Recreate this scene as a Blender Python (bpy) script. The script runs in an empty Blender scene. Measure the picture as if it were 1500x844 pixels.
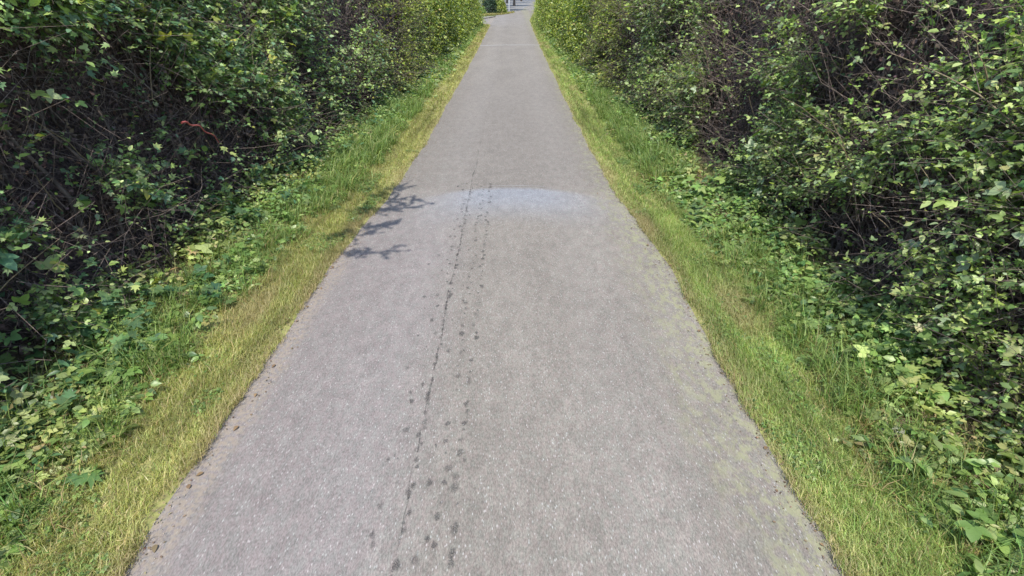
import bpy, math
import numpy as np
from mathutils import Matrix, Vector

# ------------------------------------------------------------------ camera / light
scene = bpy.context.scene
COL = scene.collection
CAM_H, PITCH = 2.5, 30.3
cam_d = bpy.data.cameras.new('camera')
cam_d.sensor_width = 36.0; cam_d.lens = 18.0
cam_d.clip_start = 0.05; cam_d.clip_end = 3000.0
cam = bpy.data.objects.new('camera', cam_d); COL.objects.link(cam)
cam.location = (0, 0, CAM_H); cam.rotation_euler = (math.radians(90 - PITCH), 0, 0)
scene.camera = cam

SUN_EL, SUN_AZ = 62.0, 2.0          # elevation, degrees towards the left of straight behind
world = bpy.data.worlds.new('World'); scene.world = world; world.use_nodes = True
wn = world.node_tree.nodes; wl = world.node_tree.links
bg = wn['Background']; sky = wn.new('ShaderNodeTexSky'); sky.sky_type = 'NISHITA'
sky.sun_disc = False; sky.sun_elevation = math.radians(SUN_EL); sky.sun_rotation = math.radians(180 + SUN_AZ)
wl.new(sky.outputs[0], bg.inputs[0]); bg.inputs[1].default_value = 0.15
sd = bpy.data.lights.new('sun', 'SUN'); sd.energy = 2.9; sd.angle = math.radians(0.9); sd.color = (1.0, 0.95, 0.87)
sun = bpy.data.objects.new('sun', sd); COL.objects.link(sun)
ce = math.cos(math.radians(SUN_EL))
sdir = Vector((math.sin(math.radians(SUN_AZ)) * ce, math.cos(math.radians(SUN_AZ)) * ce, -math.sin(math.radians(SUN_EL))))
sun.rotation_euler = sdir.to_track_quat('-Z', 'Y').to_euler(); sun.location = (-10, -30, 50)
vs = scene.view_settings
vs.view_transform = 'Standard'; vs.look = 'None'; vs.gamma = 1.0; vs.use_curve_mapping = False
vs.exposure = 1.12
scene.render.resolution_x = 1024; scene.render.resolution_y = 576

rng = np.random.default_rng(7)

# ------------------------------------------------------------------ noise
_lat = np.random.default_rng(11).random((32, 32, 32))
def vnoise(x, y, z=0.0, s=1.0):
    x = np.asarray(x, float) * s; y = np.asarray(y, float) * s; z = np.asarray(z, float) * s + 0 * x
    xi, yi, zi = np.floor(x).astype(int), np.floor(y).astype(int), np.floor(z).astype(int)
    fx, fy, fz = x - xi, y - yi, z - zi
    fx, fy, fz = [f * f * (3 - 2 * f) for f in (fx, fy, fz)]
    r = 0
    for a in (0, 1):
        for b in (0, 1):
            for c in (0, 1):
                w = (fx if a else 1 - fx) * (fy if b else 1 - fy) * (fz if c else 1 - fz)
                r = r + w * _lat[(xi + a) % 32, (yi + b) % 32, (zi + c) % 32]
    return r

# ------------------------------------------------------------------ materials
def new_mat(name):
    m = bpy.data.materials.new(name); m.use_nodes = True
    nt = m.node_tree; nt.nodes.clear()
    return m, nt.nodes, nt.links
def N(ns, t, **kw):
    n = ns.new(t)
    for k, v in kw.items(): setattr(n, k, v)
    return n
def leaf_material(name, trans=0.3, rough=0.42, spec=0.5, tcol=(1.15, 1.25, 0.45)):
    m, ns, ls = new_mat(name)
    out = N(ns, 'ShaderNodeOutputMaterial')
    at = N(ns, 'ShaderNodeAttribute', attribute_name='tint')
    tc = N(ns, 'ShaderNodeTexCoord')
    nz = N(ns, 'ShaderNodeTexNoise'); nz.inputs['Scale'].default_value = 55; nz.inputs['Detail'].default_value = 2
    ls.new(tc.outputs['Object'], nz.inputs['Vector'])
    mr = N(ns, 'ShaderNodeMapRange'); mr.inputs['To Min'].default_value = 0.72; mr.inputs['To Max'].default_value = 1.28
    ls.new(nz.outputs['Fac'], mr.inputs['Value'])
    mx = N(ns, 'ShaderNodeMix', data_type='RGBA', blend_type='MULTIPLY'); mx.inputs['Factor'].default_value = 1
    ls.new(at.outputs['Color'], mx.inputs['A']); ls.new(mr.outputs[0], mx.inputs['B'])
    p = N(ns, 'ShaderNodeBsdfPrincipled')
    ls.new(mx.outputs['Result'], p.inputs['Base Color'])
    p.inputs['Roughness'].default_value = rough; p.inputs['Specular IOR Level'].default_value = spec
    t = N(ns, 'ShaderNodeBsdfTranslucent')
    m2 = N(ns, 'ShaderNodeMix', data_type='RGBA', blend_type='MULTIPLY'); m2.inputs['Factor'].default_value = 1
    ls.new(mx.outputs['Result'], m2.inputs['A']); m2.inputs['B'].default_value = (*tcol, 1)
    ls.new(m2.outputs['Result'], t.inputs['Color'])
    sh = N(ns, 'ShaderNodeMixShader'); sh.inputs[0].default_value = trans
    ls.new(p.outputs[0], sh.inputs[1]); ls.new(t.outputs[0], sh.inputs[2])
    ls.new(sh.outputs[0], out.inputs['Surface'])
    return m
def noise_material(name, c1, c2, scale=8, rough=0.9, bump=0.4, detail=6, stretch=(1, 1, 1), c3=None, bdist=0.02):
    m, ns, ls = new_mat(name)
    out = N(ns, 'ShaderNodeOutputMaterial'); p = N(ns, 'ShaderNodeBsdfPrincipled')
    tc = N(ns, 'ShaderNodeTexCoord'); mp = N(ns, 'ShaderNodeMapping'); mp.inputs['Scale'].default_value = stretch
    ls.new(tc.outputs['Object'], mp.inputs['Vector'])
    nz = N(ns, 'ShaderNodeTexNoise'); nz.inputs['Scale'].default_value = scale; nz.inputs['Detail'].default_value = detail
    ls.new(mp.outputs[0], nz.inputs['Vector'])
    cr = N(ns, 'ShaderNodeValToRGB'); e = cr.color_ramp.elements
    e[0].position = 0.32; e[0].color = (*c1, 1); e[1].position = 0.68; e[1].color = (*c2, 1)
    if c3: x = e.new(0.5); x.color = (*c3, 1)
    ls.new(nz.outputs['Fac'], cr.inputs[0]); ls.new(cr.outputs[0], p.inputs['Base Color'])
    p.inputs['Roughness'].default_value = rough; p.inputs['Specular IOR Level'].default_value = 0.2
    b = N(ns, 'ShaderNodeBump'); b.inputs['Strength'].default_value = bump; b.inputs['Distance'].default_value = bdist
    ls.new(nz.outputs['Fac'], b.inputs['Height']); ls.new(b.outputs[0], p.inputs['Normal'])
    ls.new(p.outputs[0], out.inputs['Surface'])
    return m

M = {}
M['leaf'] = leaf_material('leaf', 0.36, 0.42, 0.55, (1.2, 1.3, 0.5))
M['grass'] = leaf_material('grass', 0.35, 0.5, 0.35, (1.1, 1.15, 0.5))
M['dead'] = leaf_material('dead_leaf', 0.1, 0.8, 0.15, (1, 0.9, 0.7))
M['twig'] = noise_material('twig', (0.085, 0.064, 0.055), (0.22, 0.175, 0.15), 40, 0.85, 0.3)
M['cane'] = noise_material('cane', (0.11, 0.085, 0.05), (0.24, 0.19, 0.12), 30, 0.7, 0.2)
M['redcane'] = noise_material('red_cane', (0.30, 0.05, 0.05), (0.42, 0.13, 0.10), 30, 0.6, 0.2)
M['bark'] = noise_material('bark', (0.06, 0.048, 0.04), (0.16, 0.13, 0.11), 18, 0.9, 0.6, stretch=(1, 1, 0.25))
M['core_shade'] = noise_material('core_shade', (0.035, 0.025, 0.025), (0.15, 0.108, 0.098), 34, 0.95, 1.0, 8, c3=(0.078, 0.056, 0.053), bdist=0.05)  # brown kept dark to carry the shade of the hedge gaps
M['soil'] = noise_material('verge_soil', (0.17, 0.145, 0.07), (0.28, 0.25, 0.10), 22, 0.95, 0.5, 8, c3=(0.20, 0.21, 0.07))
M['litter'] = noise_material('hedge_litter', (0.07, 0.052, 0.036), (0.24, 0.185, 0.12), 40, 0.95, 0.8, 8, c3=(0.13, 0.105, 0.065))
M['field'] = noise_material('field', (0.06, 0.085, 0.025), (0.12, 0.14, 0.045), 0.6, 0.95, 0.3, 8)
M['concrete'] = noise_material('concrete', (0.14, 0.135, 0.13), (0.20, 0.193, 0.187), 2.0, 0.85, 0.1)
M['metal'] = noise_material('galvanised', (0.42, 0.43, 0.44), (0.55, 0.56, 0.57), 9, 0.5, 0.05)
M['crack'] = noise_material('crack', (0.05, 0.048, 0.046), (0.10, 0.095, 0.09), 60, 0.95, 0.3)
M['joint'] = noise_material('pale_joint', (0.24, 0.235, 0.23), (0.31, 0.305, 0.30), 20, 0.9, 0.1)
M['edge'] = noise_material('edge_grit', (0.24, 0.20, 0.15), (0.40, 0.35, 0.28), 70, 0.95, 0.1, 8, c3=(0.31, 0.275, 0.21))

def road_material():
    m, ns, ls = new_mat('asphalt')
    out = N(ns, 'ShaderNodeOutputMaterial'); p = N(ns, 'ShaderNodeBsdfPrincipled')
    tc = N(ns, 'ShaderNodeTexCoord'); sx = N(ns, 'ShaderNodeSeparateXYZ'); ls.new(tc.outputs['Object'], sx.inputs[0])
    X, Y = sx.outputs[0], sx.outputs[1]
    def noise(scale, detail=4, st=(1, 1, 1), rough=0.55):
        mp = N(ns, 'ShaderNodeMapping'); mp.inputs['Scale'].default_value = st; ls.new(tc.outputs['Object'], mp.inputs[0])
        n = N(ns, 'ShaderNodeTexNoise'); n.inputs['Scale'].default_value = scale; n.inputs['Detail'].default_value = detail
        n.inputs['Roughness'].default_value = rough
        ls.new(mp.outputs[0], n.inputs['Vector']); return n.outputs['Fac']
    def rng_(v, a, b, c=0.0, d=1.0, smooth=True):
        r = N(ns, 'ShaderNodeMapRange'); r.interpolation_type = 'SMOOTHSTEP' if smooth else 'LINEAR'
        for i, q in zip(('From Min', 'From Max', 'To Min', 'To Max'), (a, b, c, d)): r.inputs[i].default_value = q
        ls.new(v, r.inputs['Value']); return r.outputs[0]
    def mth(op, a, b=None, c=None):
        n = N(ns, 'ShaderNodeMath', operation=op)
        for i, q in enumerate((a, b, c)):
            if q is None: continue
            if isinstance(q, (int, float)): n.inputs[i].default_value = q
            else: ls.new(q, n.inputs[i])
        return n.outputs[0]
    def mix(fac, a, b, bt='MIX'):
        n = N(ns, 'ShaderNodeMix', data_type='RGBA', blend_type=bt)
        for nm, q in (('Factor', fac), ('A', a), ('B', b)):
            if isinstance(q, tuple): n.inputs[nm].default_value = (*q, 1)
            elif isinstance(q, (int, float)): n.inputs[nm].default_value = q
            else: ls.new(q, n.inputs[nm])
        return n.outputs['Result']
    base = mix(rng_(noise(1.3, 5, (1, 0.35, 1)), 0.3, 0.7), (0.160, 0.144, 0.128), (0.190, 0.172, 0.153))
    # bluish cast along one wheel side, warm grey in the middle
    lav = mth('MULTIPLY', rng_(mth('ADD', X, mth('MULTIPLY', noise(0.9, 2), 0.5)), -0.75, -0.05, 1, 0), rng_(Y, 5.0, 8.0, 1, 0))
    base = mix(lav, base, (0.174, 0.156, 0.152))
    far = rng_(Y, 6.7, 7.3)
    farfade = mth('MULTIPLY', far, rng_(Y, 9, 24, 1, 0))
    base = mix(mth('MULTIPLY', farfade, 0.75), base, (0.150, 0.135, 0.121))
    # bluish stitching-seam tint put into the road colour, ends in a shallow arc
    arc = mth('ADD', mth('MULTIPLY', mth('MULTIPLY', X, X), -0.26), 7.10)
    dist = mth('SUBTRACT', mth('ADD', arc, mth('MULTIPLY', noise(5, 3), 0.12)), Y)
    patch = mth('MULTIPLY', rng_(dist, -0.03, 0.16), rng_(dist, 0.3, 1.5, 1, 0))
    patch = mth('MULTIPLY', patch, rng_(mth('ABSOLUTE', mth('SUBTRACT', X, 0.0)), 0.4, 1.55, 1, 0))
    base = mix(mth('MULTIPLY', patch, 0.88), base, (0.190, 0.200, 0.226))
    # worn pale wheel tracks
    tr = rng_(mth('ABSOLUTE', mth('SUBTRACT', mth('ABSOLUTE', mth('SUBTRACT', X, -0.05)), 0.85)), 0.1, 0.5, 1, 0)
    base = mix(mth('MULTIPLY', tr, 0.12), base, (0.25, 0.235, 0.225))
    # aggregate
    st = (1, 0.36, 1)
    g = noise(150, 4, st, 0.75)
    base = mix(1.0, base, mix(rng_(noise(9, 5, (1, .55, 1), 0.7), 0.3, 0.7), (0.88, 0.88, 0.88), (1.10, 1.10, 1.10)), 'MULTIPLY')
    base = mix(1.0, base, mix(rng_(g, 0.3, 0.7, 0, 1), (0.66, 0.66, 0.66), (1.32, 1.32, 1.32)), 'MULTIPLY')
    mp = N(ns, 'ShaderNodeMapping'); mp.inputs['Scale'].default_value = st; ls.new(tc.outputs['Object'], mp.inputs[0])
    vo = N(ns, 'ShaderNodeTexVoronoi'); vo.inputs['Scale'].default_value = 125; ls.new(mp.outputs[0], vo.inputs['Vector'])
    sc = N(ns, 'ShaderNodeSeparateColor'); ls.new(vo.outputs['Color'], sc.inputs[0])
    inside = rng_(vo.outputs['Distance'], 0.30, 0.48, 1, 0)
    base = mix(mth('MULTIPLY', mth('MULTIPLY', rng_(sc.outputs[0], 0.80, 0.99), inside), 0.62), base, (0.40, 0.39, 0.385))
    base = mix(mth('MULTIPLY', mth('MULTIPLY', rng_(sc.outputs[1], 0.80, 0.97), inside), 0.42), base, (0.09, 0.085, 0.08))
    # pink and greenish stones mixed in the aggregate
    base = mix(1.0, base, mix(rng_(noise(38, 3, (1, .45, 1), 0.7), 0.36, 0.64), (1.035, 0.99, 0.975), (0.97, 1.015, 0.975)), 'MULTIPLY')
    base = mix(1.0, base, mix(rng_(noise(24, 4, (1, .6, 1), 0.8), 0.32, 0.68), (0.93, 0.93, 0.93), (1.065, 1.065, 1.065)), 'MULTIPLY')
    # moss and dust creeping in from the edges
    ns2 = noise(4.5, 6, (1, 0.5, 1), 0.7)
    mossR = mth('MULTIPLY', rng_(mth('ADD', X, mth('MULTIPLY', ns2, 0.9)), 1.48, 1.98), rng_(noise(13, 6, (1, .6, 1), 0.75), 0.44, 0.60))
    mossR = mth('MULTIPLY', mossR, rng_(X, 1.9, 2.3, 1, 0))
    base = mix(mth('MULTIPLY', mossR, 0.7), base, (0.235, 0.24, 0.135))
    dustL = mth('MULTIPLY', rng_(mth('ADD', X, mth('MULTIPLY', ns2, -0.35)), -1.84, -1.98), rng_(noise(30, 5), 0.4, 0.6))
    dustL = mth('MULTIPLY', dustL, rng_(X, -2.3, -2.0))
    base = mix(mth('MULTIPLY', dustL, 0.7), base, (0.24, 0.20, 0.155))
    ls.new(base, p.inputs['Base Color'])
    p.inputs['Roughness'].default_value = 0.82; p.inputs['Specular IOR Level'].default_value = 0.35
    b = N(ns, 'ShaderNodeBump'); b.inputs['Strength'].default_value = 0.35; b.inputs['Distance'].default_value = 0.004
    ls.new(g, b.inputs['Height']); ls.new(b.outputs[0], p.inputs['Normal'])
    ls.new(p.outputs[0], out.inputs['Surface'])
    return m
M['road'] = road_material()
def stain_material():
    m, ns, ls = new_mat('stain'); out = N(ns, 'ShaderNodeOutputMaterial')
    p = N(ns, 'ShaderNodeBsdfPrincipled'); p.inputs['Base Color'].default_value = (.055, .052, .05, 1); p.inputs['Roughness'].default_value = .9
    at = N(ns, 'ShaderNodeAttribute', attribute_name='tint'); sc = N(ns, 'ShaderNodeSeparateColor'); ls.new(at.outputs['Color'], sc.inputs[0])
    tc = N(ns, 'ShaderNodeTexCoord'); nz = N(ns, 'ShaderNodeTexNoise'); nz.inputs['Scale'].default_value = 140; nz.inputs['Detail'].default_value = 3
    ls.new(tc.outputs['Object'], nz.inputs['Vector'])
    mr = N(ns, 'ShaderNodeMapRange'); mr.inputs['From Min'].default_value = .3; mr.inputs['From Max'].default_value = .65; ls.new(nz.outputs['Fac'], mr.inputs['Value'])
    mu = N(ns, 'ShaderNodeMath', operation='MULTIPLY'); ls.new(sc.outputs[0], mu.inputs[0]); ls.new(mr.outputs[0], mu.inputs[1])
    tr = N(ns, 'ShaderNodeBsdfTransparent'); mx = N(ns, 'ShaderNodeMixShader')
    ls.new(mu.outputs[0], mx.inputs[0]); ls.new(tr.outputs[0], mx.inputs[1]); ls.new(p.outputs[0], mx.inputs[2]); ls.new(mx.outputs[0], out.inputs['Surface'])
    return m
M['stain'] = stain_material()

# ------------------------------------------------------------------ mesh helpers
def mesh_np(name, V, F, mat, tint=None, smooth=False):
    """V (n,3), F (m,3) or (m,4)"""
    V = np.ascontiguousarray(V, np.float32); F = np.ascontiguousarray(F, np.int32)
    me = bpy.data.meshes.new(name); k = F.shape[1]
    me.vertices.add(len(V)); me.vertices.foreach_set('co', V.ravel())
    me.loops.add(F.size); me.loops.foreach_set('vertex_index', F.ravel())
    me.polygons.add(len(F)); me.polygons.foreach_set('loop_start', np.arange(0, F.size, k, dtype=np.int32))
    me.polygons.foreach_set('loop_total', np.full(len(F), k, np.int32))
    if smooth: me.polygons.foreach_set('use_smooth', np.ones(len(F), bool))
    if tint is not None:
        a = me.color_attributes.new('tint', 'FLOAT_COLOR', 'POINT')
        c = np.ones((len(V), 4), np.float32); c[:, :3] = tint
        a.data.foreach_set('color', c.ravel())
    me.update(calc_edges=True)
    if mat: me.materials.append(mat)
    return me
def link(name, me, parent=None, loc=(0, 0, 0), **props):
    o = bpy.data.objects.new(name, me); COL.objects.link(o); o.location = loc
    if parent: o.parent = parent
    for k, v in props.items(): o[k] = v
    return o
def thing(name, loc, label, category, group=None):
    o = bpy.data.objects.new(name, None); COL.objects.link(o); o.location = loc; o.empty_display_size = 0.2
    o['label'] = label; o['category'] = category
    if group: o['group'] = group
    return o
def merge(parts):
    """list of (V,F,T)"""
    Vs, Fs, Ts, off = [], [], [], 0
    for V, F, T in parts:
        Vs.append(V); Fs.append(F + off); Ts.append(T); off += len(V)
    return np.concatenate(Vs), np.concatenate(Fs), (np.concatenate(Ts) if Ts[0] is not None else None)
def unit(a): return a / np.maximum(np.linalg.norm(a, axis=-1, keepdims=True), 1e-9)

def tubes(P, R, sides=4):
    """P (n,k,3) polylines, R (n,k) radii -> V,F quads"""
    n, k, _ = P.shape
    D = np.gradient(P, axis=1); D = unit(D)
    ref = np.where(np.abs(D[..., 2:3]) > 0.9, np.array([1., 0, 0]), np.array([0, 0, 1.]))
    A = unit(np.cross(D, ref)); B = np.cross(D, A)
    th = np.arange(sides) / sides * 2 * math.pi
    V = P[:, :, None] + R[:, :, None, None] * (np.cos(th)[:, None] * A[:, :, None] + np.sin(th)[:, None] * B[:, :, None])
    idx = np.arange(n * k * sides).reshape(n, k, sides)
    a = idx[:, :-1]; b = idx[:, 1:]
    F = np.stack([a, np.roll(a, -1, 2), np.roll(b, -1, 2), b], -1).reshape(-1, 4)
    return V.reshape(-1, 3), F

# leaf templates: unit length along +Y, normal +Z
def T_ovate(w=0.30, fold=0.07, bend=0.12, detail=2):
    if detail == 0:
        V = np.array([[0, 0, 0], [w, .42, fold], [0, 1, -bend], [-w, .42, fold]]); F = np.array([[0, 1, 2], [0, 2, 3]])
    elif detail == 1:
        V = np.array([[0, 0, 0], [0, .5, 0], [0, 1, -bend], [w, .3, fold], [w * .72, .72, fold - bend * .5], [-w, .3, fold], [-w * .72, .72, fold - bend * .5]])
        F = np.array([[0, 3, 1], [1, 3, 4], [1, 4, 2], [0, 1, 5], [1, 6, 5], [1, 2, 6]])
    else:
        ys = [.14, .36, .60, .82]; ws = [.62, 1.0, .84, .42]
        mid = [[0, 0, 0], [0, .36, .0], [0, .66, -bend * .4], [0, 1, -bend]]
        r = [[w * a, y, fold * a - bend * y * y] for a, y in zip(ws, ys)]; l = [[-x, y, z] for x, y, z in r]
        V = np.array(mid + r + l)      # 0-3 mid, 4-7 right, 8-11 left
        Fr = [[0, 4, 1], [4, 5, 1], [1, 5, 6], [1, 6, 2], [2, 6, 7], [2, 7, 3]]
        Fl = [[a + 4 if a > 3 else a, c + 4 if c > 3 else c, b + 4 if b > 3 else b] for a, b, c in Fr]
        F = np.array(Fr + Fl)
    return V.astype(float), F
def T_lobed(cup=0.08):
    pol = [(-14, .40), (-38, .16), (8, .60), (28, .36), (52, .80), (70, .46), (90, 1.0)]
    pts = []
    for a, r in pol: pts.append((r * .78 * math.cos(math.radians(a)), r * .78 * math.sin(math.radians(a)) + .22))
    pts = [(0.02, 0.02)] + [pts[0]] + pts[2:]
    right = pts; left = [(-x, y) for x, y in reversed(pts[:-1])]
    out = right + left
    V = [[0, .36, -.02]] + [[x, y, cup * (abs(x) * 1.3) - .12 * y * y] for x, y in out]
    n = len(out)
    F = [[0, 1 + i, 1 + (i + 1) % n] for i in range(n)]
    return np.array(V), np.array(F)
def T_tri(detail=1):
    v, f = T_ovate(.33, .06, .12, detail); ps = []
    for a, s, o in ((0, .72, (0, .28, 0)), (68, .56, (.02, .26, 0)), (-68, .56, (-.02, .26, 0))):
        c, s2 = math.cos(math.radians(-a)), math.sin(math.radians(-a))
        w = v * s; w = np.stack([w[:, 0] * c - w[:, 1] * s2, w[:, 0] * s2 + w[:, 1] * c, w[:, 2]], 1) + np.array(o)
        ps.append((w, f, None))
    st = (np.array([[-.012, 0, 0], [.012, 0, 0], [0.0, .3, 0.0]]), np.array([[0, 1, 2]]), None)
    V, F, _ = merge(ps + [st]); return V, F
TPL = {'ovate2': T_ovate(detail=2), 'ovate1': T_ovate(detail=1), 'ovate0': T_ovate(detail=0, w=.34), 'narrow1': T_ovate(.17, .05, .2, 1),
       'lobed': T_lobed(), 'tri1': T_tri(1), 'tri0': T_tri(0)}
def inst(tpl, P, D, Nn, S, C):
    """instance template at P with axis D, normal N, size S, colour C"""
    V, F = TPL[tpl] if isinstance(tpl, str) else tpl
    X = unit(np.cross(D, Nn)); Nn = np.cross(X, D)
    W = P[:, None] + S[:, None, None] * (V[None, :, 0:1] * X[:, None] + V[None, :, 1:2] * D[:, None] + V[None, :, 2:3] * Nn[:, None])
    k = len(V); n = len(P)
    FF = (F[None] + (np.arange(n) * k)[:, None, None]).reshape(-1, 3)
    T = np.repeat(C, k, 0)
    return W.reshape(-1, 3), FF, T
# shared leaf meshes for leaves that are objects of their own
LEAFMESH = {}
def leaf_meshes(tpl, palette, key, n=10, mat='leaf'):
    if (tpl, key) not in LEAFMESH:
        r = np.random.default_rng(len(LEAFMESH) + 50); L = []
        for i in range(n):
            V, F = TPL[tpl]; V = V.copy()
            V[:, 2] += r.normal(0, .015, len(V)) - .10 * r.random() * V[:, 1] ** 2; V[:, 0] *= r.uniform(.88, 1.15)
            L.append(mesh_np('leaf', V, F, M[mat], np.tile(palette(r, 1), (len(V), 1)), True))
        LEAFMESH[(tpl, key)] = L
    return LEAFMESH[(tpl, key)]
def leaf_objects(parent, tpl, P, D, Nn, S, palette, key, r, name='leaf', mat='leaf'):
    L = leaf_meshes(tpl, palette, key, mat=mat)
    X = unit(np.cross(D, Nn)); Nn = np.cross(X, D); base = np.array(parent.location)
    for i in range(len(P)):
        o = bpy.data.objects.new(name, L[r.integers(len(L))]); COL.objects.link(o); o.parent = parent
        p = P[i] - base; x, d, n, s = X[i] * S[i], D[i] * S[i], Nn[i] * S[i], S[i]
        o.matrix_basis = Matrix(((x[0], d[0], n[0], p[0]), (x[1], d[1], n[1], p[1]), (x[2], d[2], n[2], p[2]), (0, 0, 0, 1)))

def pal(cols, wts, jit=0.18):
    cols = np.array(cols, float); wts = np.array(wts, float) / sum(wts)
    def f(r, n):
        c = cols[r.choice(len(cols), n, p=wts)]
        return np.clip(c * (1 + r.normal(0, jit, (n, 1))) * (1 + r.normal(0, .06, (n, 3))), .004, .9)
    return f
P_HEDGE = pal([(.19, .28, .085), (.28, .38, .11), (.10, .18, .07), (.40, .48, .20), (.14, .23, .12), (.31, .36, .08)], [3, 3, 2, 2, 1.6, .3])
P_FAR = pal([(.20, .255, .05), (.275, .335, .06), (.11, .165, .04), (.37, .40, .09), (.24, .19, .07)], [3, 3, 1.8, 1.8, .3])
P_RIGHT = pal([(.20, .28, .075), (.27, .365, .095), (.11, .185, .06), (.37, .44, .16), (.23, .30, .15)], [3, 3, 1.7, 2.4, 1])
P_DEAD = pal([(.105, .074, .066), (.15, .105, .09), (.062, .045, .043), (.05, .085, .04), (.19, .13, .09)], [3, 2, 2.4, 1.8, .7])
P_WEED = pal([(.16, .25, .07), (.22, .32, .085), (.11, .19, .065), (.29, .36, .13)], [3, 3, 2, 1.4])
P_WEEDD = pal([(.09, .18, .07), (.13, .23, .075), (.07, .15, .07)], [2, 2, 2])
P_GRASS_L = pal([(.31, .32, .095), (.23, .28, .075), (.40, .39, .15), (.50, .43, .23), (.27, .19, .10)], [3, 2.6, 2.2, 1, .45], .2)
P_GRASS_R = pal([(.255, .335, .085), (.185, .28, .07), (.33, .395, .135), (.47, .43, .21), (.27, .18, .09)], [3, 3, 2, .8, .3], .2)
P_TALL = pal([(.18, .27, .075), (.13, .21, .06), (.26, .34, .10), (.37, .35, .16)], [3, 3, 2, .5], .2)
P_CRUMB = pal([(.16, .11, .07), (.24, .19, .12), (.11, .075, .05)], [2, 2, 1])
P_FALL = pal([(.24, .085, .05), (.17, .11, .065), (.24, .17, .10), (.13, .075, .045)], [1, 1.4, 1.2, 1])

# ------------------------------------------------------------------ plan of the lane
XL, XR = -1.87, 1.64
def edgeL(y): return np.interp(y, [0, 4.9, 6.6, 9.5, 20, 30, 46], [-1.95, -1.90, -1.72, -1.62, -1.60, -1.64, -1.72]) + 0.05 * (vnoise(y, 3.3, 0, 1.7) - .5) + .03 * (vnoise(y, 9.1, 0, 7) - .5)
def edgeR(y): return np.interp(y, [0, 4.9, 7.0, 10, 20, 30, 44, 53], [1.64, 1.63, 1.46, 1.39, 1.38, 1.40, 1.50, 1.62]) + 0.05 * (vnoise(y, 5.7, 0, 1.3) - .5) + .03 * (vnoise(y, 2.1, 0, 6) - .5) + .055 * np.clip(np.asarray(y, float) - 53, 0, 99)
def faceR(y): return np.interp(y, [-2, 6, 9.4, 15, 30, 45, 62, 90], [2.95, 2.95, 2.85, 2.5, 2.35, 2.15, 2.75, 4.1])
def faceL(y): return np.interp(y, [-2, 4, 9, 14, 30, 45], [3.25, 3.3, 3.2, 2.8, 2.6, 2.5])
def gz(ax, y):     # ground height by distance beyond the road edge
    return np.clip(ax, 0, 1.6) * 0.10 + 0.03 * (vnoise(ax * 3 + 7, y, 1.0, 1.3) - .5) * np.clip(ax * 3, 0, 1)

def lane_z(x): u = (x - XL) / (XR - XL); return .025 * (1 - (2 * u - 1) ** 2)

# ------------------------------------------------------------------ the setting
def sheet(name, pts, z, mat, kind='structure'):
    V = [(x, y, z) for x, y in pts]
    me = bpy.data.meshes.new(name); me.from_pydata(V, [], [list(range(len(V)))]); me.materials.append(mat); me.update()
    return link(name, me, kind=kind)
sheet('ground', [(-1500, -1500), (1500, -1500), (1500, 1500), (-1500, 1500)], -0.05, M['field'])

# lane surface with a slight crown
ys = np.concatenate([np.arange(-8, 14, .08), np.arange(14, 64, .4)])
nx = 9
def lane_mesh():
    u = np.linspace(0, 1, nx); V = []
    for y in ys:
        a, b = edgeL(y), edgeR(y)
        x = a + (b - a) * u
        z = np.maximum(lane_z(x), -.004)
        V.append(np.stack([x, np.full(nx, y), z], 1))
    V = np.concatenate(V); n = len(ys)
    i = np.arange(n * nx).reshape(n, nx)
    F = np.stack([i[:-1, :-1], i[:-1, 1:], i[1:, 1:], i[1:, :-1]], -1).reshape(-1, 4)
    return mesh_np('lane', V, F, M['road'], smooth=True)
lane = link('lane', lane_mesh(), kind='structure')
# far carriageway bending away and the side road
sheet('far_road', [(-1.75, 63.5), (2.3, 63.5), (3.1, 80), (4.4, 110), (5.6, 125), (9, 170), (7.0, 170), (4.2, 125), (2.2, 92), (0.9, 76), (-0.6, 66)], -0.004, M['road'])
sheet('side_road', [(-1.90, 46.2), (-2.6, 47.6), (-4.5, 48.6), (-30, 51.5), (-30, 57.5), (-6, 59.5), (-2.2, 61.3), (-0.4, 64.8), (-1.2, 63.9), (-1.2, 46.2)], -0.008, M['road'])
sheet('forecourt', [(-.6, 66.0), (1.2, 75.5), (2.5, 91.5), (4.5, 124.5), (7.3, 170), (-14, 170), (-14, 69.5)], -0.012, M['concrete'])

def verge(name, side, y0, y1):
    yy = np.arange(y0, y1, .25); e = edgeL(yy) if side < 0 else edgeR(yy)
    off = np.array([-.05, .02, .12, .3, .55, .85, 1.2, 1.6, 2.2, 3.0])
    V = []
    for y, x in zip(yy, e):
        z = gz(off, y) + np.where(off < 0, -.03, .004)
        V.append(np.stack([x + side * off, np.full(len(off), y), z], 1))
    V = np.concatenate(V); n, k = len(yy), len(off); i = np.arange(n * k).reshape(n, k)
    F = np.stack([i[:-1, :-1], i[:-1, 1:], i[1:, 1:], i[1:, :-1]], -1)
    if side < 0: F = F[..., ::-1]
    F = F.reshape(-1, 4)
    me = mesh_np(name, V, F, M['soil'], smooth=True); me.materials.append(M['litter'])
    cols = np.tile(np.arange(k - 1), n - 1)
    me.polygons.foreach_set('material_index', (cols >= 5).astype(np.int32))
    return link(name, me, kind='structure')
verge('verge_left', -1, -8, 46.2); verge('verge_right', 1, -8, 80)

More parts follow.
